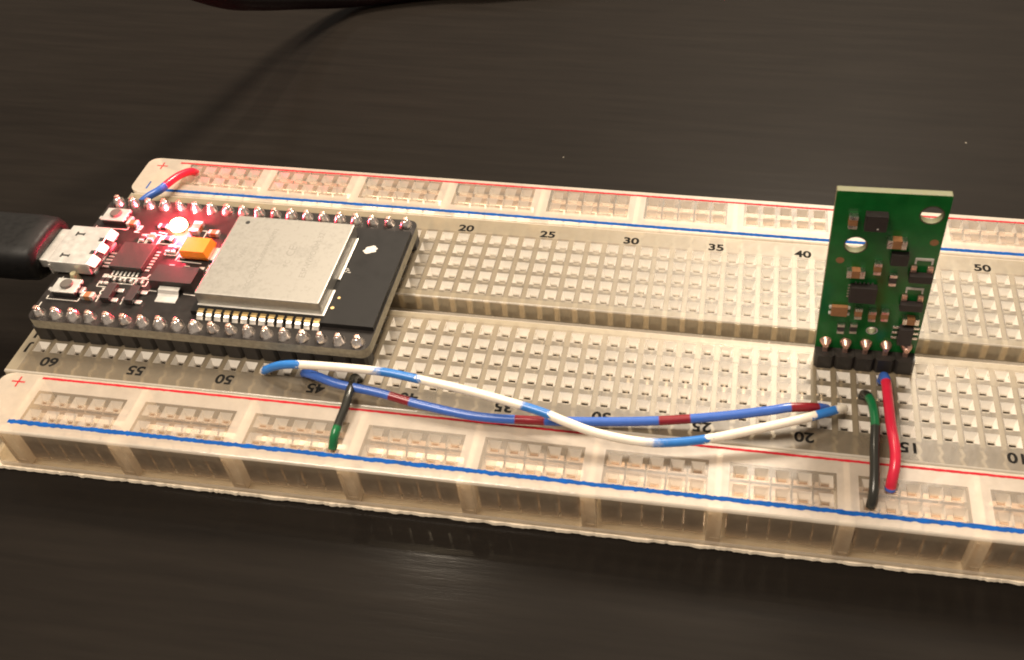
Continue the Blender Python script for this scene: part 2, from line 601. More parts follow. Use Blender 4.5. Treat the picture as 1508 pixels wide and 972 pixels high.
def round_edge(mb, x0, x1, y, s, r, m, zt=0.0, n=4):
    """rounded top edge of a wall standing at y; the plate lies on its +s side"""
    pts = [(y + s * r * (1 - math.sin(a)), zt - r * (1 - math.cos(a))) for a in (math.pi / 2 * k / n for k in range(n + 1))]
    vs = [(x, a, b) for a, b in pts for x in (x0, x1)]
    mb.add(vs, [(2 * k, 2 * k + 1, 2 * k + 3, 2 * k + 2) for k in range(n)], m, True)


# main terminal block
YN, YF = -4.55, 32.35
mb = MB()
x0, x1 = (C0 - .5) * P, (C1 + .5) * P
for i in range(C0, C1 + 1):
    for r in (0, 1, 2, 3, 4, 7, 8, 9, 10, 11):
        hole(mb, i * P, r * P)
ya, yb, yc, yd = -P / 2, 4.5 * P, 6.5 * P, 11.5 * P
ga, gb, gz = 12.4, 15.45, -3.1
mb.rect(XL, x0, YN + .3, ga, 0); mb.rect(x1, XR, YN + .3, ga, 0)
mb.rect(XL, x0, gb, YF - .3, 0); mb.rect(x1, XR, gb, YF - .3, 0)
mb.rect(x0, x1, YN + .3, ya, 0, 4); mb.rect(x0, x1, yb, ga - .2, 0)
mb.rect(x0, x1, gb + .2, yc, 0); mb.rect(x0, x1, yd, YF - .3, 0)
# groove: chamfered lips, walls, floor
round_edge(mb, x0, x1, ga, -1, .2, 2)
round_edge(mb, x0, x1, gb, 1, .2, 2)
mb.quad((XL, ga, -.2), (XR, ga, -.2), (XR, ga, gz), (XL, ga, gz), 3)
mb.quad((XL, gb, -.2), (XR, gb, -.2), (XR, gb, gz), (XL, gb, gz), 3)
mb.rect(XL, XR, ga, gb, gz, 2)
# outer walls with a small chamfer
for y, s in ((YN, 1), (YF, -1)):
    round_edge(mb, XL, XR, y, s, .3, 2)
    mb.quad((XL, y, -.3), (XR, y, -.3), (XR, y, TZ + .8), (XL, y, TZ + .8), 3)
for x in (XL, XR):
    mb.quad((x, YN, 0), (x, ga, 0), (x, ga, TZ + .8), (x, YN, TZ + .8), 2)
    mb.quad((x, gb, 0), (x, YF, 0), (x, YF, TZ + .8), (x, gb, TZ + .8), 2)
    mb.quad((x, ga, gz), (x, gb, gz), (x, gb, TZ + .8), (x, ga, TZ + .8), 2)
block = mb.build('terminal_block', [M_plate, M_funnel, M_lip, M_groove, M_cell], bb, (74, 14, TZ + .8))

# ribs between the columns (seen through the plate), far ends rounded
for (y0, y1, nm) in ((-1.2, 12.1, 1), (15.75, 29.5, 0)):
    mr = MB()
    w = 0.33
    for i in range(C0, C1 + 2):
        xc = (i - .5) * P
        mr.box(xc - w, xc + w, y0, y1, TZ + .9, -0.25, 0)
        if not nm:
            mr.box(xc - .36, xc + .36, 15.5, 15.74, -2.9, -.35, 1)
        # rounded thicker head of the rib
        yy = y1 if not nm else y1 - 1.2
        vs = []
        for k in range(7):
            a = math.pi * k / 6
            vs.append((xc + 0.52 * math.cos(a), yy - 0.5 + 0.55 * math.sin(a)))
        vs = [(xc + 0.40, yy - 2.3)] + vs + [(xc - 0.40, yy - 2.3)]
        n = len(vs)
        mr.add([(a, b, -0.12) for a, b in vs] + [(a, b, -2.2) for a, b in vs],
               [tuple(range(n))] + [(k, (k + 1) % n, n + (k + 1) % n, n + k) for k in range(n)], 0)
    rb = mr.build('rib_grid', [M_rib, M_lip], block)
    rb['kind'] = 'stuff'

# zigzag bars in the label margins: refracted ribs and shaded gaps as dark tint
mr = MB()
for i in range(C0, C1 + 2):
    xc = (i - .5) * P
    for y, s in ((-1.5, -1), (29.6, 1)):
        zz = [(xc - .15, y), (xc + .2, y + s * .9), (xc - .2, y + s * 1.5), (xc + .15, y + s * 2.4)]
        for (a, b), (c, d) in zip(zz, zz[1:]):
            mr.quad((a - .22, b, -0.5), (a + .22, b, -0.5), (c + .22, d, -0.5), (c - .22, d, -0.5))
            mr.quad((a - .22, b, -0.5), (c - .22, d, -0.5), (c - .22, d, TZ + 1), (a - .22, b, TZ + 1))
            mr.quad((a + .22, b, -0.5), (c + .22, d, -0.5), (c + .22, d, TZ + 1), (a + .22, b, TZ + 1))
rb = mr.build('margin_shade_zigzag', M_gap, block)
rb['kind'] = 'stuff'

# spring clips, one under every half column
mc = MB()
for r in range(5):
    for s in (-1, 1):
        a, b = (r - 2) * P - 1.08, (r - 2) * P + 1.08
        pr_ = [(s * 0.9, -5.6), (s * 0.9, -1.5), (s * 0.42, -1.2), (s * 0.18, -0.75), (s * 0.52, -0.05)]
        for (xa, za), (xb, zb) in zip(pr_, pr_[1:]):
            mc.quad((xa, a, za), (xa, b, za), (xb, b, zb), (xb, a, zb))
mc.rect(-.72, .72, -2.5 * P + .3, 2.5 * P - .3, -5.6)
mc.quad((-.8, -6.25, -5.6), (.8, -6.25, -5.6), (.8, -6.25, 0.9), (-.8, -6.25, 0.9))
clip_me = mc.mesh('terminal_clip', [M_clip], (0, 0, 0))
for i in range(C0, C1 + 1):
    for r in (2, 9):
        link('terminal_clip', clip_me, block, (i * P, r * P, -1.2))

# printed numbers and letters
for idx in range(0, 61):
    if (idx + 1) % 5 == 0:
        text(str(idx + 1), 1.85, idx * P, 29.95, 0.02, 0, M_ink, block, 'printed_number')
    c = 59 - idx
    if c % 5 == 0 and c > 0:
        text(str(c), 2.05, idx * P, -2.35, 0.02, math.pi, M_ink, block, 'printed_number', sx=1.2)
text('60', 2.05, -1 * P, -2.35, 0.02, math.pi, M_ink, block, 'printed_number', sx=1.2)
for r, ch in zip((0, 1, 2, 3, 4, 7, 8, 9, 10, 11), 'JIHGFEDCBA'):
    text(ch, 1.9, -7.0, r * P - .4, 0.02, math.pi, M_ink, block, 'printed_letter')

# power rails
for rail_n, (ya, yb, xl, r1, r2, yred, yblue, out_s) in enumerate(((-14.0, -4.62, -7.7, -11.0, -8.45, -5.15, -12.3, -1), (32.42, 41.3, -8.8, 36.4, 38.95, 40.35, 33.45, 1))):
    mb = MB()
    zb = TZ + .8
    lo, hi = r1 - P / 2, r2 + P / 2
    ch = 0.35
    for g in range(10):
        for k in range(5):
            for ry in (r1, r2):
                hole(mb, (g * 6 + k) * P, ry, a=0.86, b=0.52)
        xa = (g * 6 + 4.5) * P
        xb = (g * 6 + 5.5) * P if g < 9 else XR
        mb.rect(xa, xb, lo, hi, 0)
    mb.rect(xl + 1.5, -.5 * P, ya + ch, yb - .15, 0)
    # rounded left end
    rr = 1.5
    arc = lambda cy, a0: [(xl + rr + rr * math.cos(math.radians(a0 + 90 * k / 5)), cy + rr * math.sin(math.radians(a0 + 90 * k / 5))) for k in range(6)]
    end = arc(yb - .15 - rr, 90) + arc(ya + ch + rr, 180)
    mb.add([(a, b, 0) for a, b in end], [tuple(range(len(end)))], 0)
    for (a, b), (c, d) in zip(end, end[1:]):
        mb.quad((a, b, 0), (c, d, 0), (c, d, zb), (a, b, zb), 2)
    mb.rect(-.5 * P, XR, ya + ch, lo, 0)
    mb.rect(-.5 * P, XR, hi, yb - .15, 0)
    for y, s in ((ya, 1), (yb, -1)):
        c2 = ch if s > 0 else .15
        round_edge(mb, xl + rr, XR, y, s, c2, 2)
        mb.quad((xl + rr, y, -c2), (XR, y, -c2), (XR, y, -2.5), (xl + rr, y, -2.5), 3)
        mb.quad((xl + rr, y, -2.5), (XR, y, -2.5), (XR, y, zb + .9), (xl + rr, y, zb + .9), 3)
        mb.quad((xl + rr, y, zb + .9), (XR, y, zb + .9), (XR, y - .08 * s, zb + .45), (xl + rr, y - .08 * s, zb + .45), 2)
        mb.quad((xl + rr, y - .08 * s, zb + .45), (XR, y - .08 * s, zb + .45), (XR, y - .08 * s, zb), (xl + rr, y - .08 * s, zb), 2)
        # inner ledge behind the front lip
        mb.rect(xl + rr, XR, min(y, y + 1.3 * s), max(y, y + 1.3 * s), zb + .35, 2)
    rail = mb.build('power_rail', [M_rail, M_railfunnel, M_lip, M_front, M_railcell], bb, (74, (ya + yb) / 2, zb))
    # posts between the five-hole groups
    for g in range(-1, 10):
        mpst = MB()
        xc = (g * 6 + 5) * P
        mpst.box(xc - 1.05, xc + 0.75, ya + .12, ya + 1.5, zb + .1, -.5, 0, c=0.12)
        mpst.box(xc - .35, xc + .35, ya + 1.5, yb - .3, zb + .1, -.5, 0)
        mpst.box(xc - .95, xc - .55, ya + .02, ya + .1, zb + 1.3, -1.0, 0)
        mpst.box(xc - .55, xc + .55, ya + .02, ya + .1, zb + 1.3, zb + 1.7, 0)
        mpst.build('rail_post', M_post, rail)
    # rail clips of five contacts
    for ry, outward in ((r1, -1), (r2, 1)):
        mc = MB()
        for k in range(5):
            for s in (-1, 1):
                a, b = (k - 2) * P - 1.14, (k - 2) * P + 1.14
                wd = 2.25 if (s == outward and (ry == r1) == (rail_n == 0)) else 1.22
                if wd > 2:
                    mc.quad((a, s * wd, -5.4), (b, s * wd, -5.4), (b, s * wd, .55), (a, s * wd, .55))
                    wd = 1.22
                pr_ = [(s * wd, -6.2), (s * wd, -1.7), (s * 0.45, -1.3), (s * 0.2, -.75), (s * .56, -.05)]
                for (xa, za), (xb, zz) in zip(pr_, pr_[1:]):
                    mc.quad((a, xa, za), (b, xa, za), (b, xb, zz), (a, xb, zz))
        mc.rect(-2.5 * P, 2.5 * P, -.82, .82, -6.2)
        me = mc.mesh('rail_clip', [M_railclip], (0, 0, 0))
        for g in range(10):
            link('rail_clip', me, rail, ((g * 6 + 2) * P, ry, -1.2))
    # round mounting boss under the left end
    mo = MB()
    by = (r1 + r2) / 2 + (.6 if rail_n == 0 else -1.4)
    bx = -4.2 if rail_n == 0 else -4.6
    mo.lathe(bx, by, [(2.5, zb), (2.5, -.08), (1.15, -.08), (1.15, zb)], 28, cap=False)
    mo.build('mounting_boss', M_railcell, rail)
    # stripes of ink with a slightly ragged edge
    for nm, yy, wd, st, mt in (('red_stripe', yred, .17, -1.9 if rail_n == 0 else -3.2, M_redink), ('blue_stripe', yblue, .30, -2.7 if rail_n == 0 else -3.4, M_blueink)):
        ms = MB()
        xs = [st + .35 * k for k in range(int((XR - 3 - st) / .35))]
        jit = .03 if nm[0] == 'r' else (.085 if rail_n == 0 else .04)
        drift = [yy + .10 * math.sin(x * .045) for x in xs]
        up = [(x, d + wd + random.uniform(-jit, jit)) for x, d in zip(xs, drift)]
        dn = [(x, d - wd + random.uniform(-jit, jit)) for x, d in zip(xs, drift)]
        for a, b, c, d in zip(dn, dn[1:], up[1:], up):
            ms.quad((*a, .02), (*b, .02), (*c, .02), (*d, .02))
        ms.build(nm, mt, rail)
    mp_ = MB()
    px, py = (-4.9, -6.1) if rail_n == 0 else (-6.0, 39.3)
    mp_.rect(px - .95, px + .95, py - .11, py + .11, .02)
    mp_.rect(px - .11, px + .11, py - .85, py - .11, .02)
    mp_.rect(px - .11, px + .11, py + .11, py + .85, .02)
    mp_.build('plus_sign', M_redink, rail)
    mp_ = MB()
    px, py = (-5.4, -12.3) if rail_n == 0 else (-6.1, 34.4)
    if rail_n:
        mp_.rect(px - .12, px + .12, py - .9, py + .9, .02)
        mp_.build('minus_sign', M_blueink, rail)

# white adhesive pad under the board, with a torn edge
mf = MB()
n = 420
fr, bk = [], []
w1 = w2 = 0
for k in range(n + 1):
    x = XL - .3 + (XR - XL + .6) * k / n
    w1 = .6 * w1 + random.uniform(-.08, .08)
    w2 = .8 * w2 + random.uniform(-.10, .10)
    fr.append((x, -14.2 + w1 + random.uniform(-.06, .06)))
    bk.append((x, 41.35 + w2))
for k in range(n):
    a, b, c, d = fr[k], fr[k + 1], bk[k + 1], bk[k]
    mf.quad((*a, TZ + .78), (*b, TZ + .78), (*c, TZ + .78), (*d, TZ + .78))
    e, f = (a[0], a[1] - .12), (b[0], b[1] - .12)
    mf.quad((*e, TZ + .38), (*f, TZ + .38), (*b, TZ + .78), (*a, TZ + .78))
    mf.quad((a[0], a[1] + .1, TZ + .01), (b[0], b[1] + .1, TZ + .01), (*f, TZ + .38), (*e, TZ + .38))
    mf.quad((*d, TZ + .01), (*c, TZ + .01), (*c, TZ + .78), (*d, TZ + .78))
for L_ in (0, n):
    a, d = fr[L_], bk[L_]
    mf.quad((*a, TZ + .01), (*d, TZ + .01), (*d, TZ + .78), (*a, TZ + .78))
mf.build('adhesive_backing', M_foam, bb)

# ------------------------------------------------------------------ microcontroller board
T0, T = 2.5, 4.1
dev = thing('microcontroller_board', 'black microcontroller board with a large silver shield can and lit red light', 'circuit board', (17.9, 13.97, 0))
vs, fs = plate_mesh(rounded(-6.5, 42.3, 1.3, 26.55, 1.3), [], 1.6)
mb = MB()
for f in fs:
    zs = [vs[i][2] for i in f]
    mb.add([(vs[i][0], vs[i][1], vs[i][2] + T0 + .8) for i in f], (tuple(range(len(f))),), 0 if max(zs) - min(zs) < .1 else 1)
pcb = mb.build('board', [M_pcb, M_pcbedge], dev)


def header(name, n, x0, y, z0, z1, parent, material, xf=None):
    mh = MB(xf)
    for k in range(n):
        xc = x0 + k * P
        c = .38
        o = [(xc - P / 2 + .02, y - 1.25 + c), (xc - P / 2 + c, y - 1.25), (xc + P / 2 - c, y - 1.25), (xc + P / 2 - .02, y - 1.25 + c),
             (xc + P / 2 - .02, y + 1.25 - c), (xc + P / 2 - c, y + 1.25), (xc - P / 2 + c, y + 1.25), (xc - P / 2 + .02, y + 1.25 - c)]
        mh.add([(a, b, z0) for a, b in o] + [(a, b, z1) for a, b in o],
               [tuple(range(8)), tuple(range(8, 16))] + [(j, (j + 1) % 8, 8 + (j + 1) % 8, 8 + j) for j in range(8)])
    return mh.build(name, material, parent)


header('pin_header', 19, -2 * P, P, 0.02, T0 - .01, dev, M_hdr)
header('pin_header', 19, -2 * P, 10 * P, 0.02, T0 - .01, dev, M_hdr)
pins = []
for v in range(6):
    mp_ = MB()
    k = random.uniform(.9, 1.12)
    lx, ly = random.uniform(-.12, .12), random.uniform(-.1, .14)
    n = 12
    prof = [(.92 * k, 0), (.86 * k, .18), (.70 * k, .55 * k), (.52, .85 * k), (.34, 1.08)]
    vsn, fsn = [], []
    for r, z in prof:
        for j in range(n):
            a = 2 * math.pi * j / n
            rr = r * (1 + random.uniform(-.10, .10))
            vsn.append((lx * z + rr * math.cos(a), ly * z + rr * math.sin(a), z))
    for q in range(len(prof) - 1):
        for j in range(n):
            j2 = (j + 1) % n
            fsn.append((q * n + j, q * n + j2, (q + 1) * n + j2, (q + 1) * n + j))
    fsn.append(tuple((len(prof) - 1) * n + j for j in range(n)))
    mp_.add(vsn, fsn, 0, True)
    mp_.box(lx - .3, lx + .3, ly - .3, ly + .3, .8, 1.36 + random.uniform(-.12, .14), 1, c=.12)
    pins.append(mp_.mesh('solder_pin', [M_solder, M_copper], (0, 0, 0)))
for k in range(19):
    for y in (P, 10 * P):
        link('solder_pin', random.choice(pins), dev, ((-2 + k) * P, y, T))

# radio module: carrier board, shield can, pads
mb = MB()
mb.box(16.3, 42.15, 4.75, 23.3, T + .02, T + .82, 0)
module = mb.build('radio_module', M_mod, dev)
mb = MB()
mb.box(16.9, 34.6, 6.15, 21.75, T + .84, T + 3.0, 0, c=.16)
can = mb.build('shield_can', M_can, module)
mb = MB()
mb.box(16.9, 34.75, 5.82, 6.13, T + .83, T + 1.02, 0, c=.05)
mb.box(34.63, 35.0, 5.82, 10.6, T + .83, T + 1.02, 0, c=.05)
mb.box(34.63, 35.0, 12.6, 20.9, T + .83, T + 1.02, 0, c=.05)
mb.build('can_flange', M_tin, module)
mb = MB()
mb.lathe(18.8, 20.4, [(.34, T + 3.005), (.33, T + 3.012)], 16, smooth=False)  # dark disc on the lid, painted shade of a hole
mb.build('vent_hole_shade', M_dark, can)
mp_ = MB()
for (a, b, sz, s) in ((20.6, 14.3, 1.1, 'WiFi'), (27.4, 15.4, 1.7, 'CE'), (27.6, 13.0, 1.1, 'FC'), (30.6, 15.0, 1.25, 'ESP-WROOM-32'), (23.6, 13.6, .9, 'FCC ID:2AC7Z-ESPWROOM32')):
    text(s, sz, a, b, T + 3.006, math.radians(90), M_mark, can, 'laser_marking', sx=1.0, bold=0.0)
for k in range(14):
    x = 17.75 + 1.27 * k
    mb = MB()
    mb.box(x - .42, x + .42, 4.68, 5.35, T + .70, T + .845, 0)
    mb.build('gold_pad', M_gold, module)
    mb = MB()
    a = random.uniform(.36, .44)
    mb.add([(x - a, 4.72, T + .66), (x + a, 4.72, T + .66), (x + a, 4.34, T + .52), (x - a, 4.34, T + .52), (x + a * 1.1, 3.98, T + .03), (x - a * 1.1, 3.98, T + .03), (x - a, 4.72, T + .03), (x + a, 4.72, T + .03)],
           [(0, 1, 2, 3), (3, 2, 4, 5), (0, 3, 5, 6), (1, 7, 4, 2)], 0, False)
    mb.build('solder_fillet', M_tin, module)
# white paint dab and marks on the antenna end
bl = [(37.3 + (1.05 if k % 2 else .85) * math.cos(a) * random.uniform(.8, 1.15) + .25 * math.sin(a), 19.0 + .8 * math.sin(a) * random.uniform(.8, 1.15)) for k, a in ((k, 2 * math.pi * k / 16) for k in range(16))]
mb = MB()
mb.add([(a, b, T + .84) for a, b in bl], [tuple(range(16))])
mb.build('paint_dab', M_silk, module)
mb = MB()
for (x, y, r) in ((35.9, 9.4, .22), (35.6, 7.5, .25)):
    mb.lathe(x, y, [(r, T + .825), (r, T + .84)], 12, smooth=False)
mb.build('test_pad', M_gold, module)
mb = MB()
for a, b in ((34.9, 14.3), (35.2, 14.6), (35.0, 14.9), (35.5, 14.2)):
    mb.rect(a, a + .45, b, b + .12, T + .835)
mb.build('antenna_mark', M_silk, module)

# USB socket
us = MB()
x0, x1, y0, y1, z0, z1 = -7.1, -1.0, 9.9, 17.4, T + .02, T + 2.6
us.box(x0, x1, y0, y1, z1 - .30, z1, 0, c=.12)
us.box(x0, x1, y0, y0 + .3, z0 + .5, z1 - .2, 0, c=.1)
us.box(x0, x1, y1 - .3, y1, z0 + .5, z1 - .2, 0, c=.1)
us.box(x0 + .2, x1, y0 + .6, y1 - .6, z0, z0 + .3, 0)
us.box(x0, x0 + .25, y0 - .15, y0 + .3, z0 + .2, z1 - .6, 0, c=.05)
for ya_, yb_ in ((y0 + .1, y0 + 2.1), (y0 + 2.9, y1 - 2.9), (y1 - 2.1, y1 - .1)):   # flared rear tabs
    us.add([(x1, ya_, z1 - .05), (x1, yb_, z1 - .05), (x1 + .85, yb_ - .15, z1 - .75), (x1 + .85, ya_ + .15, z1 - .75),
            (x1, ya_, z1 - .30), (x1, yb_, z1 - .30), (x1 + .80, yb_ - .15, z1 - .95), (x1 + .80, ya_ + .15, z1 - .95)],
           [(0, 1, 2, 3), (4, 5, 6, 7), (3, 2, 6, 7), (1, 2, 6, 5), (0, 3, 7, 4)], 0)
usb = us.build('usb_socket', M_tin, dev)
mb = MB()
mb.box(x1 - 1.2, x1 - .2, y0 + .5, y1 - .5, z0 + .3, z1 - .4, 0)
mb.build('socket_insulator', M_black, usb)
for yy in (11.35, 15.75):  # dark quads laid on the shell, painting the slots' inner shade
    mb = MB()
    mb.rect(-5.55, -4.55, yy - .16, yy + .16, z1 + .006)
    mb.rect(-5.75, -5.45, yy - .42, yy + .42, z1 + .009)
    mb.rect(-4.6, -4.4, yy - .28, yy + .28, z1 + .009)
    mb.build('latch_slot_shade', M_dark, usb)
for yy in (y0 + 2.45, y1 - 2.45):  # flat dark quads standing for the shade in the tab slots
    mb = MB()
    mb.rect(x1 - .75, x1 - .02, yy - .38, yy + .38, z1 + .006)
    mb.build('tab_slot_shade', M_dark, usb)
for k in range(5):
    mb = MB()
    yy = 12.1 + .65 * k
    mb.box(-.75, .95, yy - .17, yy + .17, T + .02, T + .22, 0, c=.04)
    mb.build('socket_pin', M_tin, usb)
mb = MB()
mb.lathe(-3.2, 9.2, [(.75, T + .02), (.7, T + .3), (.45, T + 1.2), (.4, T + 1.4)], 12)
mb.build('socket_leg', mat('flux_solder', (0.62, 0.55, 0.34), 0.3, 0.4), usb)

# push buttons
for cx, cy in ((-3.25, 21.75), (-3.05, 7.0)):
    mb = MB()
    mb.box(cx - 1.75, cx + 1.75, cy - 1.2, cy + 1.2, T + .02, T + .95, 0, c=.05)
    bt = mb.build('push_button', M_black, dev)
    mb = MB()
    mb.box(cx - 1.8, cx + 1.8, cy - 1.3, cy + 1.3, T + .96, T + 1.2, 0, c=.06)
    for sy in (-.85, 0, .85):
        mb.box(cx + 1.75, cx + 2.0, cy + sy - .22, cy + sy + .22, T + .98, T + 1.16, 0)
    mb.box(cx - 2.15, cx - 1.75, cy - 1.1, cy - .55, T + .98, T + 1.16, 0)
    mb.build('metal_cover', M_tin, bt)
    mb = MB()
    mb.lathe(cx + .05, cy + .1, [(.86, T + 1.18), (.86, T + 1.48), (.74, T + 1.6)], 22, smooth=False)
    mb.build('plunger', M_grey, bt)
    for sx in (-2.3, 1.8):
        mb = MB()
        mb.box(cx + sx, cx + sx + .6, cy - .55, cy + .55, T + .02, T + .5, 0, c=.05)
        mb.build('terminal', M_tin, bt)


def smd(name, cx, cy, L, W, H, axis, body, parent, base, xf=None, term=None, tf=.26):
    mb = MB(xf)
    a, b = (L / 2, W / 2) if axis == 'x' else (W / 2, L / 2)
    t = L * tf
    if axis == 'x':
        mb.box(cx - a + t, cx + a - t, cy - b, cy + b, base, base + H, 0)
        mb.box(cx - a, cx - a + t, cy - b - .015, cy + b + .015, base, base + H + .02, 1, c=.04)
        mb.box(cx + a - t, cx + a, cy - b - .015, cy + b + .015, base, base + H + .02, 1, c=.04)
    else:
        mb.box(cx - a, cx + a, cy - b + t, cy + b - t, base, base + H, 0)
        mb.box(cx - a - .015, cx + a + .015, cy - b, cy - b + t, base, base + H + .02, 1, c=.04)
        mb.box(cx - a - .015, cx + a + .015, cy + b - t, cy + b, base, base + H + .02, 1, c=.04)
    return mb.build(name, [body, term or M_tin], parent)


B = T + .02
# USB bridge chip with its rows of pads
mb = MB()
mb.box(.75, 5.75, 11.55, 16.55, B, T + .9, 0, c=.08)
chip = mb.build('bridge_chip', M_epoxy, dev)
for k in range(7):
    for (x, y, hx, hy) in ((6.15, 12.05 + .62 * k, .32, .13), (1.45 + .62 * k, 11.05, .13, .42), (.42, 12.1 + .62 * k, .2, .12)):
        if x < .5 and k > 4:
            continue
        mb = MB()
        mb.box(x - hx, x + hx, y - hy, y + hy, B, B + .08, 0, c=.03)
        mb.build('chip_pad', M_tin, chip)
# voltage regulator
mb = MB()
mb.add([(8.3, 8.75, B), (14.9, 8.75, B), (14.9, 12.2, B), (8.3, 12.2, B), (8.45, 8.9, T + 1.6), (14.7, 8.9, T + 1.6), (14.7, 12.05, T + 1.6), (8.45, 12.05, T + 1.6)],
       [(0, 1, 5, 4), (1, 2, 6, 5), (2, 3, 7, 6), (3, 0, 4, 7), (4, 5, 6, 7)], 0)
reg = mb.build('voltage_regulator', M_epoxy, dev)
mb = MB()
pts = [(8.7, T + .85), (8.05, T + .8), (7.75, T + .35), (7.45, T + .12), (6.55, T + .10)]
for (ya_, za), (yb_, zb) in zip(pts, pts[1:]):
    mb.quad((10.0, ya_, za), (13.05, ya_, za), (13.05, yb_, zb), (10.0, yb_, zb))
mb.quad((10.0, 6.55, T + .10), (13.05, 6.55, T + .10), (13.05, 6.45, T + .02), (10.0, 6.45, T + .02))
mb.build('heat_tab', M_tin, reg)
for x in (9.3, 11.6, 13.9):
    mb = MB()
    mb.add([(x - .4, 12.1, T + .8), (x + .4, 12.1, T + .8), (x + .4, 12.7, T + .7), (x - .4, 12.7, T + .7), (x + .4, 13.0, T + .1), (x - .4, 13.0, T + .1), (x + .4, 13.6, T + .08), (x - .4, 13.6, T + .08)],
           [(0, 1, 2, 3), (3, 2, 4, 5), (5, 4, 6, 7)])
    mb.build('regulator_leg', M_tin, reg)
# orange tantalum capacitor
mb = MB()
mb.add([(10.55, 14.75, T + .35), (14.35, 14.75, T + .35), (14.35, 17.6, T + .35), (10.55, 17.6, T + .35),
        (10.35, 14.6, T + .9), (14.5, 14.6, T + .9), (14.5, 17.75, T + .9), (10.35, 17.75, T + .9),
        (10.45, 14.7, T + 1.95), (14.05, 14.7, T + 1.95), (14.05, 17.6, T + 1.95), (10.45, 17.6, T + 1.95)],
       [(0, 1, 5, 4), (1, 2, 6, 5), (2, 3, 7, 6), (3, 0, 4, 7), (4, 5, 9, 8), (5, 6, 10, 9), (6, 7, 11, 10), (7, 4, 8, 11), (8, 9, 10, 11)])
tant = mb.build('tantalum_capacitor', M_orange, dev)
for xa, xb in ((9.75, 10.6), (14.3, 15.2)):
    mb = MB()
    mb.box(xa, xb, 14.9, 17.4, B, T + .33, 0, c=.04)
    mb.build('capacitor_terminal', M_tin, tant)
# two transistors
for x in (2.6, 6.15):
    mb = MB()
    mb.box(x, x + 1.35, 5.45, 8.35, T + .12, T + 1.05, 0, c=.08)
    tr = mb.build('transistor', M_epoxy, dev)
    for (xx, yy) in ((x + 1.3, 5.95), (x + 1.3, 7.75), (x - .75, 6.3)):
        mb = MB()
        mb.box(xx, xx + .95, yy - .32, yy + .32, B, T + .3, 0, c=.08)
        mb.build('transistor_leg', M_tin, tr)
# chip resistors and capacitors
for nm, cx, cy, L, W, H, ax, bd in (
        ('chip_capacitor', -.35, 20.9, 1.7, .9, .7, 'x', M_tan), ('chip_capacitor', .45, 6.1, 1.8, .95, .75, 'x', M_tan),
        ('chip_resistor', 4.6, 20.9, 1.6, .8, .45, 'x', M_resist), ('chip_capacitor', 9.9, 20.9, 2.2, 1.3, .9, 'y', M_tan),
        ('chip_capacitor', 3.9, 18.4, 1.4, .75, .6, 'y', M_tan), ('chip_resistor', 2.55, 18.2, 1.3, .6, .4, 'y', M_resist),
        ('chip_resistor', 6.4, 18.4, 1.6, .8, .45, 'x', M_resist), ('chip_resistor', 8.4, 16.4, 1.3, .65, .4, 'y', M_resist), ('chip_resistor', 7.55, 16.4, 1.3, .65, .4, 'y', M_resist),
        ('chip_capacitor', 12.9, 20.2, 1.6, .8, .7, 'x', M_tan),
        ('chip_resistor', .85, 9.4, 1.5, .55, .4, 'y', M_resist), ('chip_resistor', 1.6, 9.4, 1.5, .55, .4, 'y', M_resist),
        ('chip_resistor', 2.95, 9.75, 1.2, .6, .4, 'x', M_resist), ('chip_resistor', 4.55, 9.7, 1.2, .6, .4, 'x', M_resist), ('chip_resistor', 6.3, 9.6, 1.2, .6, .4, 'x', M_resist),
        ('chip_capacitor', 15.4, 13.0, 1.2, .7, .6, 'y', M_tan)):
    smd(nm, cx, cy, L, W, H, ax, bd, dev, B)
# red indicator light and its glow
mb = MB()
mb.box(6.0, 7.9, 20.35, 21.75, B, B + .35, 0)
ledp = mb.build('indicator_light', M_tin, dev)
mb = MB()
mb.lathe(6.95, 21.05, [(1.25, B + .36), (1.25, B + .8), (1.05, B + 1.2), (.6, B + 1.5)], 18)  # lens made oversized to stand in for the light's bloom
mb.build('light_lens', M_led, ledp)
pl = bpy.data.lights.new('red_glow', 'POINT')
pl.color = (1.0, 0.04, 0.09)
pl.energy = 0.078
pl.shadow_soft_size = 0.0011
po = bpy.data.objects.new('red_glow', pl)
col.objects.link(po)
po.location = (6.95 * S, 21.05 * S, (T + 2.1) * S)

# silk screen print
ms = MB()
ZS = T + .012


def ln(x0, y0, x1, y1, w=.075):
    dx, dy = x1 - x0, y1 - y0
    L = math.hypot(dx, dy)
    nx, ny = -dy / L * w, dx / L * w
    ms.quad((x0 + nx, y0 + ny, ZS), (x1 + nx, y1 + ny, ZS), (x1 - nx, y1 - ny, ZS), (x0 - nx, y0 - ny, ZS))


def fr_(x0, y0, x1, y1):
    ln(x0, y0, x1, y0); ln(x1, y0, x1, y1); ln(x1, y1, x0, y1); ln(x0, y1, x0, y0)


fr_(2.05, 17.3, 3.05, 19.2); fr_(3.3, 17.3, 5.0, 19.3); fr_(5.2, 17.6, 7.8, 19.2); fr_(7.1, 15.5, 8.95, 17.3)
fr_(.3, 8.35, 2.2, 10.5); fr_(2.2, 9.2, 5.4, 10.3)
ln(5.5, 9.1, 7.3, 9.1); ln(7.3, 9.1, 7.3, 10.4); ln(2.2, 10.45, 7.3, 10.45)
ln(.2, 10.7, 1.0, 10.7); ln(6.0, 10.7, 6.8, 10.7); ln(6.8, 10.7, 7.0, 11.4)
ln(9.6, 14.45, 13.4, 14.3); ln(9.3, 14.5, 9.5, 17.4); ln(8.2, 8.4, 9.4, 8.35); ln(13.4, 8.3, 15.2, 8.2); ln(15.2, 8.2, 15.3, 12.4)
ln(-5.6, 5.3, -.9, 5.3); ln(-5.6, 5.3, -5.6, 5.9); ln(-.9, 5.3, -.9, 5.9)
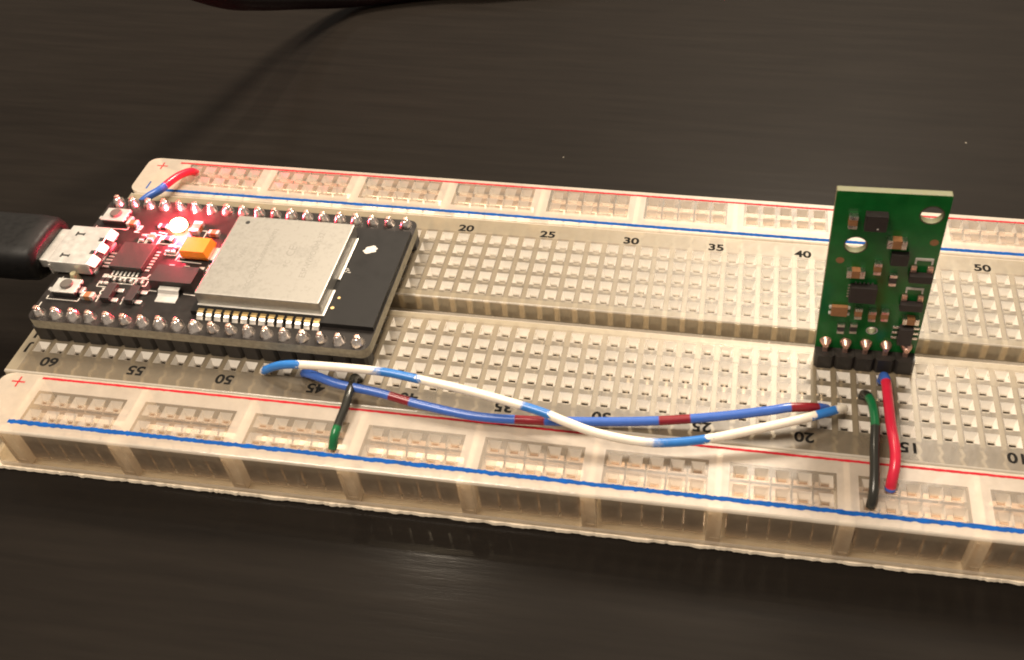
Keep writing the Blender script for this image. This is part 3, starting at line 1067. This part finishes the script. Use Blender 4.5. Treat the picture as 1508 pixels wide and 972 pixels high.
ln(-5.6, 19.9, -.9, 19.9); ln(-.9, 19.9, -.9, 20.6); ln(11.4, 20.9, 11.4, 18.6); ln(10.6, 20.9, 11.4, 20.9)
ln(-5.9, 18.5, -5.9, 20.2); ln(-5.9, 2.9, -5.9, 4.6); ln(-5.4, 9.0, -5.4, 9.6); ln(4.2, 19.9, 5.6, 19.7); ln(1.7, 5.5, 1.7, 6.8); ln(5.4, 5.4, 5.4, 6.6)
ms.build('silkscreen', M_silk, dev)
text('EN', 1.15, .75, 20.2, ZS, math.radians(-90), M_silk, dev, 'printed_letter', sx=1.1)
text('IO0', 1.15, 1.75, 7.2, ZS, math.radians(-90), M_silk, dev, 'printed_letter', sx=1.1)

# ------------------------------------------------------------------ USB cable (plug in the socket, cord looping out of frame and back)
uc = thing('usb_cable', 'black micro USB cable plugged into the microcontroller board', 'cable', (-14, 13.65, 1.9))
mb = MB()
secs = []
n = 32
for x, w, h in ((-8.75, 4.3, 2.5), (-8.95, 4.9, 3.1), (-9.6, 5.25, 3.5), (-12, 5.45, 3.65), (-22, 5.35, 3.6), (-26, 4.9, 3.4), (-28, 3.6, 3.0), (-38, 2.4, 2.4)):
    ring = []
    for k in range(n):
        a = 2 * math.pi * k / n
        ca, sa = math.cos(a), math.sin(a)
        e = 2 / 3.2 if x > -27 else 1
        ring.append((x, 13.65 + .93 * w * math.copysign(abs(ca) ** e, ca), 5.35 + .9 * h * math.copysign(abs(sa) ** e, sa)))
    secs.append(ring)
vs, fs = [p for r in secs for p in r], []
for j in range(len(secs) - 1):
    for k in range(n):
        fs.append((j * n + k, j * n + (k + 1) % n, (j + 1) * n + (k + 1) % n, (j + 1) * n + k))
mb.add(vs, fs, 0, True)
mb.add(secs[0], [tuple(range(n))], 0)
mb.build('plug_grip', M_cable, uc)
mb = MB()
mb.box(-9.0, -6.6, 10.4, 16.9, T + .75, T + 2.2, 0, c=.15)
mb.build('plug_shell', M_tin, uc)
mb = MB()
mb.sweep([(-36, 13.65, 5.45), (-60, 13.65, 5.5), (-90, 16, 12), (-98, 30, 34), (-62, 45, 44), (-28, 54, 36), (-14, 62, 24), (-6.8, 72, 13), (-4.7, 82.6, 6.0),
          (-2.4, 93.6, -.2), (2.8, 103.4, -5.4), (9.7, 107.8, -6.63), (22.5, 111.8, -6.63), (36, 114, -6.63), (60, 122, -6.63), (120, 150, -6.63), (200, 210, -6.63)], 2.15, n=16, sub=8)
mb.build('cord', M_cable, uc)

# ------------------------------------------------------------------ green sensor board standing in the breadboard
PX, PZ = 106.68, 2.6
FY = 10.55                                   # front face
AN = math.radians(-1.5)
sb = thing('sensor_board', 'small green sensor board standing upright in the breadboard on five pins', 'circuit board', (PX, 10.16, 0.0))


def loc(x, z):
    """undo the board's slight roll: measured place -> place on the upright board"""
    dx, dz = x - PX, z
    return PX + dx * math.cos(AN) - dz * math.sin(AN), dx * math.sin(AN) + dz * math.cos(AN)


holes = []
for x, z, r in ((102.8, 21.1, 1.25), (110.5, 26.6, 1.25), (106.95, 6.3, .58)):
    a, b = loc(x, z)
    holes.append((a, b, r))
vs, fs = plate_mesh(rounded(PX - 6.35, PX + 6.35, 2.0, 29.5, .15), holes, 0.85)
mb = MB()
for f in fs:
    zs = [vs[i][2] for i in f]
    mb.add([(vs[i][0], FY + .425 - vs[i][2], vs[i][1]) for i in f], (tuple(range(len(f))),), 0 if max(zs) - min(zs) < .1 else 1)
mb.build('board', [M_green, M_greenedge], sb)
xfv = lambda u, v, w: (u, FY - w, v)         # board coordinates: across, up, out of the face


def ring_mesh(mb, cx, cz, r0, r1, w, n=24, m=0):
    vs = [(cx + r * math.cos(2 * math.pi * k / n), cz + r * math.sin(2 * math.pi * k / n), w) for r in (r0, r1) for k in range(n)]
    mb.add(vs, [(k, (k + 1) % n, n + (k + 1) % n, n + k) for k in range(n)], m)


for a, b, r in holes:
    mb = MB(xfv)
    ring_mesh(mb, a, b, r + .01, r + .16, .012)
    mb.build('hole_ring', M_hole if r > 1 else M_tin, sb)
for x, z in ((111.56, 22.4), (101.35, 18.4)):
    a, b = loc(x, z)
    mb = MB(xfv)
    mb.lathe(a, b, [(.5, .004), (.5, .012)], 16, smooth=False)
    vp = mb.build('via_pad', M_tan, sb)
for nm, x, z, L, W, H, ax, bd in (
        ('chip_capacitor', 101.9, 25.2, 1.9, 1.0, .7, 'y', M_tan), ('chip_capacitor', 107.3, 22.4, 2.2, 1.25, .9, 'x', M_tan),
        ('chip_capacitor', 103.4, 16.9, 2.1, 1.15, .8, 'x', M_tan), ('chip_capacitor', 105.8, 18.0, 1.9, .85, .7, 'y', M_tan),
        ('chip_resistor', 107.9, 16.1, 1.9, .85, .5, 'y', M_resist),
        ('chip_capacitor', 104.7, 10.0, 1.9, .85, .8, 'y', M_tan), ('chip_capacitor', 106.45, 9.6, 1.8, .85, .7, 'y', M_tan), ('chip_capacitor', 107.95, 9.8, 1.7, .85, .7, 'y', M_tan),
        ('chip_resistor', 103.0, 6.6, 1.7, .85, .5, 'y', M_resist), ('chip_resistor', 104.55, 6.8, 1.7, .85, .5, 'y', M_resist),
        ('chip_capacitor', 111.2, 9.3, 2.0, 1.0, .8, 'x', M_tan)):
    a, b = loc(x, z)
    smd(nm, a, b, L, W, H, ax, bd, sb, .02, xf=xfv, term=M_solder)
for nm, x, z, w, h, t in (('sensor_chip', 104.45, 25.5, 2.5, 2.4, 1.0), ('small_chip', 108.05, 19.8, 2.0, 1.8, .8), ('logic_chip', 104.75, 13.4, 3.2, 2.7, .9)):
    a, b = loc(x, z)
    mb = MB(xfv)
    mb.box(a - w / 2, a + w / 2, b - h / 2, b + h / 2, .02, t, 0, c=.07)
    c = mb.build(nm, M_epoxy, sb)
    if nm == 'logic_chip':
        for k in range(5):
            mb = MB(xfv)
            mb.box(a - w / 2 - .25, a - w / 2 - .02, b - 1.0 + .5 * k - .1, b - 1.0 + .5 * k + .1, .02, .1, 0)
            mb.build('chip_pad', M_solder, c)
            mb = MB(xfv)
            mb.box(a - 1.0 + .5 * k - .1, a - 1.0 + .5 * k + .1, b + h / 2 + .02, b + h / 2 + .25, .02, .1, 0)
            mb.build('chip_pad', M_solder, c)
    if nm == 'sensor_chip':
        mb = MB(xfv)
        mb.lathe(a + .25, b - .75, [(.12, t), (.12, t + .01)], 10, smooth=False)
        mb.build('pin_mark', M_silk, c)
for x, z in ((110.95, 17.9), (110.75, 12.85)):   # transistors with light frames
    a, b = loc(x, z)
    mb = MB(xfv)
    mb.box(a - 1.35, a + 1.35, b - 1.5, b - .35, .12, .95, 0, c=.07)
    tr = mb.build('transistor', M_epoxy, sb)
    mb = MB(xfv)
    mb.box(a - .95, a + 1.15, b + 1.55, b + 1.9, .02, .1, 0)
    mb.box(a - .95, a - .75, b + .9, b + 1.55, .02, .1, 0)
    mb.box(a + .95, a + 1.15, b + .9, b + 1.55, .02, .1, 0)
    mb.build('pad_frame', M_silk, tr)
    for s in (-1, 1):
        mb = MB(xfv)
        mb.box(a + s * .95 - .34, a + s * .95 + .34, b - .25, b + .75, .02, .4, 0, c=.1)
        mb.build('transistor_leg', M_copper, tr)
    mb = MB(xfv)
    mb.box(a - .3, a + .3, b - 2.0, b - 1.55, .02, .35, 0, c=.08)
    mb.build('transistor_leg', M_solder, tr)
a, b = loc(102.4, 9.8)
mb = MB(xfv)
mb.box(a - 1.0, a + 1.0, b - .85, b + .85, .02, .5, 0, c=.05)
net = mb.build('resistor_network', M_tan, sb)
for sx in (-1, 1):
    for sz in (-.55, .55):
        mb = MB(xfv)
        mb.box(a + sx * 1.1 - .2, a + sx * 1.1 + .2, b + sz - .2, b + sz + .2, .02, .35, 0, c=.08)
        mb.build('network_terminal', M_tin, net)
a, b = loc(111.0, 6.6)
mb = MB(xfv)
mb.box(a - .85, a + .85, b - 1.5, b + 1.5, .1, 1.1, 0, c=.07)
so = mb.build('driver_chip', M_epoxy, sb)
for s in (-1, 1):
    for k in range(3):
        mb = MB(xfv)
        mb.box(a + s * 1.25 - .4, a + s * 1.25 + .4, b - .95 + .95 * k - .2, b - .95 + .95 * k + .2, .02, .3, 0, c=.08)
        mb.build('chip_leg', M_solder, so)
for k in range(5):
    xc = 101.6 + k * P
    mb = MB(xfv)
    mb.lathe(xc, 3.75, [(.80, .01), (.74, .25), (.42, .8), (.34, .95)], 14, wob=.05)
    mb.box(xc - .32, xc + .32, 2.3, 3.6, .25, .75, 0, c=.12)
    mb.build('solder_pin', M_copper, sb)
header('pin_header', 5, 101.6, 10.16, 0.02, 2.45, sb, M_hdr)
sb.rotation_euler = (0, AN, 0)

# ------------------------------------------------------------------ jumper wires
BLUE, WHITE = lin(48, 116, 190), lin(238, 226, 208)
DBLUE, RED, DRED = lin(58, 98, 180), lin(205, 36, 62), lin(128, 26, 36)
GREEN, DKGREY = lin(20, 100, 56), (0.022, 0.021, 0.016, 1)


def wire(name, pts, rad, base, bands, label, group='jumper wires on the breadboard', tips=(True, True), fuzz=.1):
    """bands are given along x (or y) of the path and turned into lengths"""
    mb = MB()
    path, us = mb.sweep(pts, rad, n=16, sub=8)
    bd = []
    for ax, s0, s1, c, soft in bands:
        i0 = min(range(len(path)), key=lambda i: abs(path[i][ax] - s0))
        i1 = min(range(len(path)), key=lambda i: abs(path[i][ax] - s1))
        a, b = sorted((us[i0], us[i1]))
        bd.append((a, b, c, soft))
    w = thing(name, label, 'wire', pts[0], group)
    mb.build('insulation', wire_mat('insulation_' + name, base, bd, fuzz=fuzz), w)
    for e, q in ((0, pts[0]), (1, pts[-1])):
        if not tips[e]:
            continue
        nb = pts[1] if e == 0 else pts[-2]
        d = (Vector(q) - Vector(nb)).normalized()
        d = (d * .4 + Vector((0, 0, -1))).normalized()
        mt = MB()
        mt.sweep([Vector(q) - d * .3, Vector(q) + d * .8, Vector(q) + Vector((d.x * .9, d.y * .9, -2.6))], .3, n=8, sub=3)
        mt.build('bare_end', M_solder, w)
    return w


wire('jumper_wire', [(27.5, -.1, -1.2), (27.6, -.45, -.2), (28.35, -.82, .9), (30.72, -1.03, 2.4), (33.51, -1.07, 3.0), (39.21, -1.18, 3.4), (44.81, -1.35, 3.6), (49.49, -1.91, 3.6), (57.77, -3.05, 3.4),
      (65.92, -4.67, 3.2), (69.97, -5.89, 3.0), (73.86, -6.68, 2.5), (78.9, -6.91, 2.0), (82.6, -6.58, 1.9), (87.88, -5.45, 2.2), (95.93, -2.94, 3.0), (100.03, -1.22, 3.0), (102.63, .51, 2.2), (103.94, 1.93, .8)],
     .57, WHITE, [(0, 28.2, 33.6, BLUE, .4), (0, 44.6, 50.0, BLUE, 1.4), (0, 64.6, 67.6, BLUE, 1.0), (0, 81.5, 86.8, BLUE, 2.6), (0, 100.2, 102.6, BLUE, .3)],
     'long white jumper wire with blue bands lying over the breadboard', fuzz=1.1)
wire('jumper_wire', [(33.3, -.3, 0.2), (34.1, -.9, 1.1), (36.2, -1.7, 1.6), (39.29, -2.54, 1.6), (44.99, -3.22, 1.5), (50.68, -4.24, 1.3), (57.96, -5.02, 1.1), (64.9, -4.73, 1.0), (72.58, -4.01, 1.0), (80.18, -3.13, 1.2),
      (87.69, -2.04, 1.8), (94.29, -.9, 2.6), (97.17, -.18, 2.8), (100.12, .48, 2.4), (101.7, 1.6, .9), (101.7, 2.3, -.3)],
     .59, DBLUE, [(0, 46.3, 49.4, DRED, .2), (0, 63.0, 67.2, DRED, .2), (0, 80.9, 84.5, DRED, .2), (0, 97.2, 100.3, DRED, .2)],
     'long blue jumper wire with dark red bands passing under the white one', fuzz=.06)
wire('jumper_wire', [(40.64, 0, -.6), (40.58, -.5, .6), (40.72, -1.5, 1.4), (41.11, -4.03, 1.8), (41.19, -6.04, 1.6), (41.05, -7.95, 1.3), (40.95, -9.76, .9), (40.75, -10.9, -.5)],
     .57, DKGREY, [(1, -9.0, -11, GREEN, .3)], 'short black and green jumper wire from under the blue wire to the power rail')
wire('jumper_wire', [(106.6, 5.05, -.7), (106.62, 4.8, .5), (107.0, 3.4, 1.6), (107.29, 1.49, 2.2), (107.38, -1.14, 2.3), (107.12, -4.57, 2.2), (107.03, -8.0, 1.6), (106.89, -10.09, .8), (106.75, -10.95, -.6)],
     .60, DKGREY, [(1, 3.2, -1.5, GREEN, .5)], 'short dark green jumper wire beside the red one below the sensor board')
wire('jumper_wire', [(109.2, 8.0, -.4), (109.18, 7.6, .9), (109.22, 5.93, 1.6), (109.22, 2.93, 2.0), (109.27, -.84, 2.2), (109.52, -4.28, 2.2), (109.45, -6.42, 1.8), (109.2, -7.8, .8), (109.15, -8.4, -.5)],
     .66, RED, [(1, 8.1, 6.3, DBLUE, .2), (1, -8.25, -8.5, DBLUE, .1)], 'short bright red jumper wire running from the sensor board to the power rail')
wire('jumper_wire', [(.1, 38.6, -.4), (.0, 37.5, .8), (-.64, 35.55, 1.6), (-1.21, 33.32, 2.0), (-1.95, 31.24, 2.0), (-3.4, 29.9, 1.6), (-4.8, 28.6, .6), (-5.1, 28.1, -.5)],
     .64, RED, [(1, 32.3, 28, DBLUE, .2)], 'short red and blue jumper wire behind the microcontroller board')
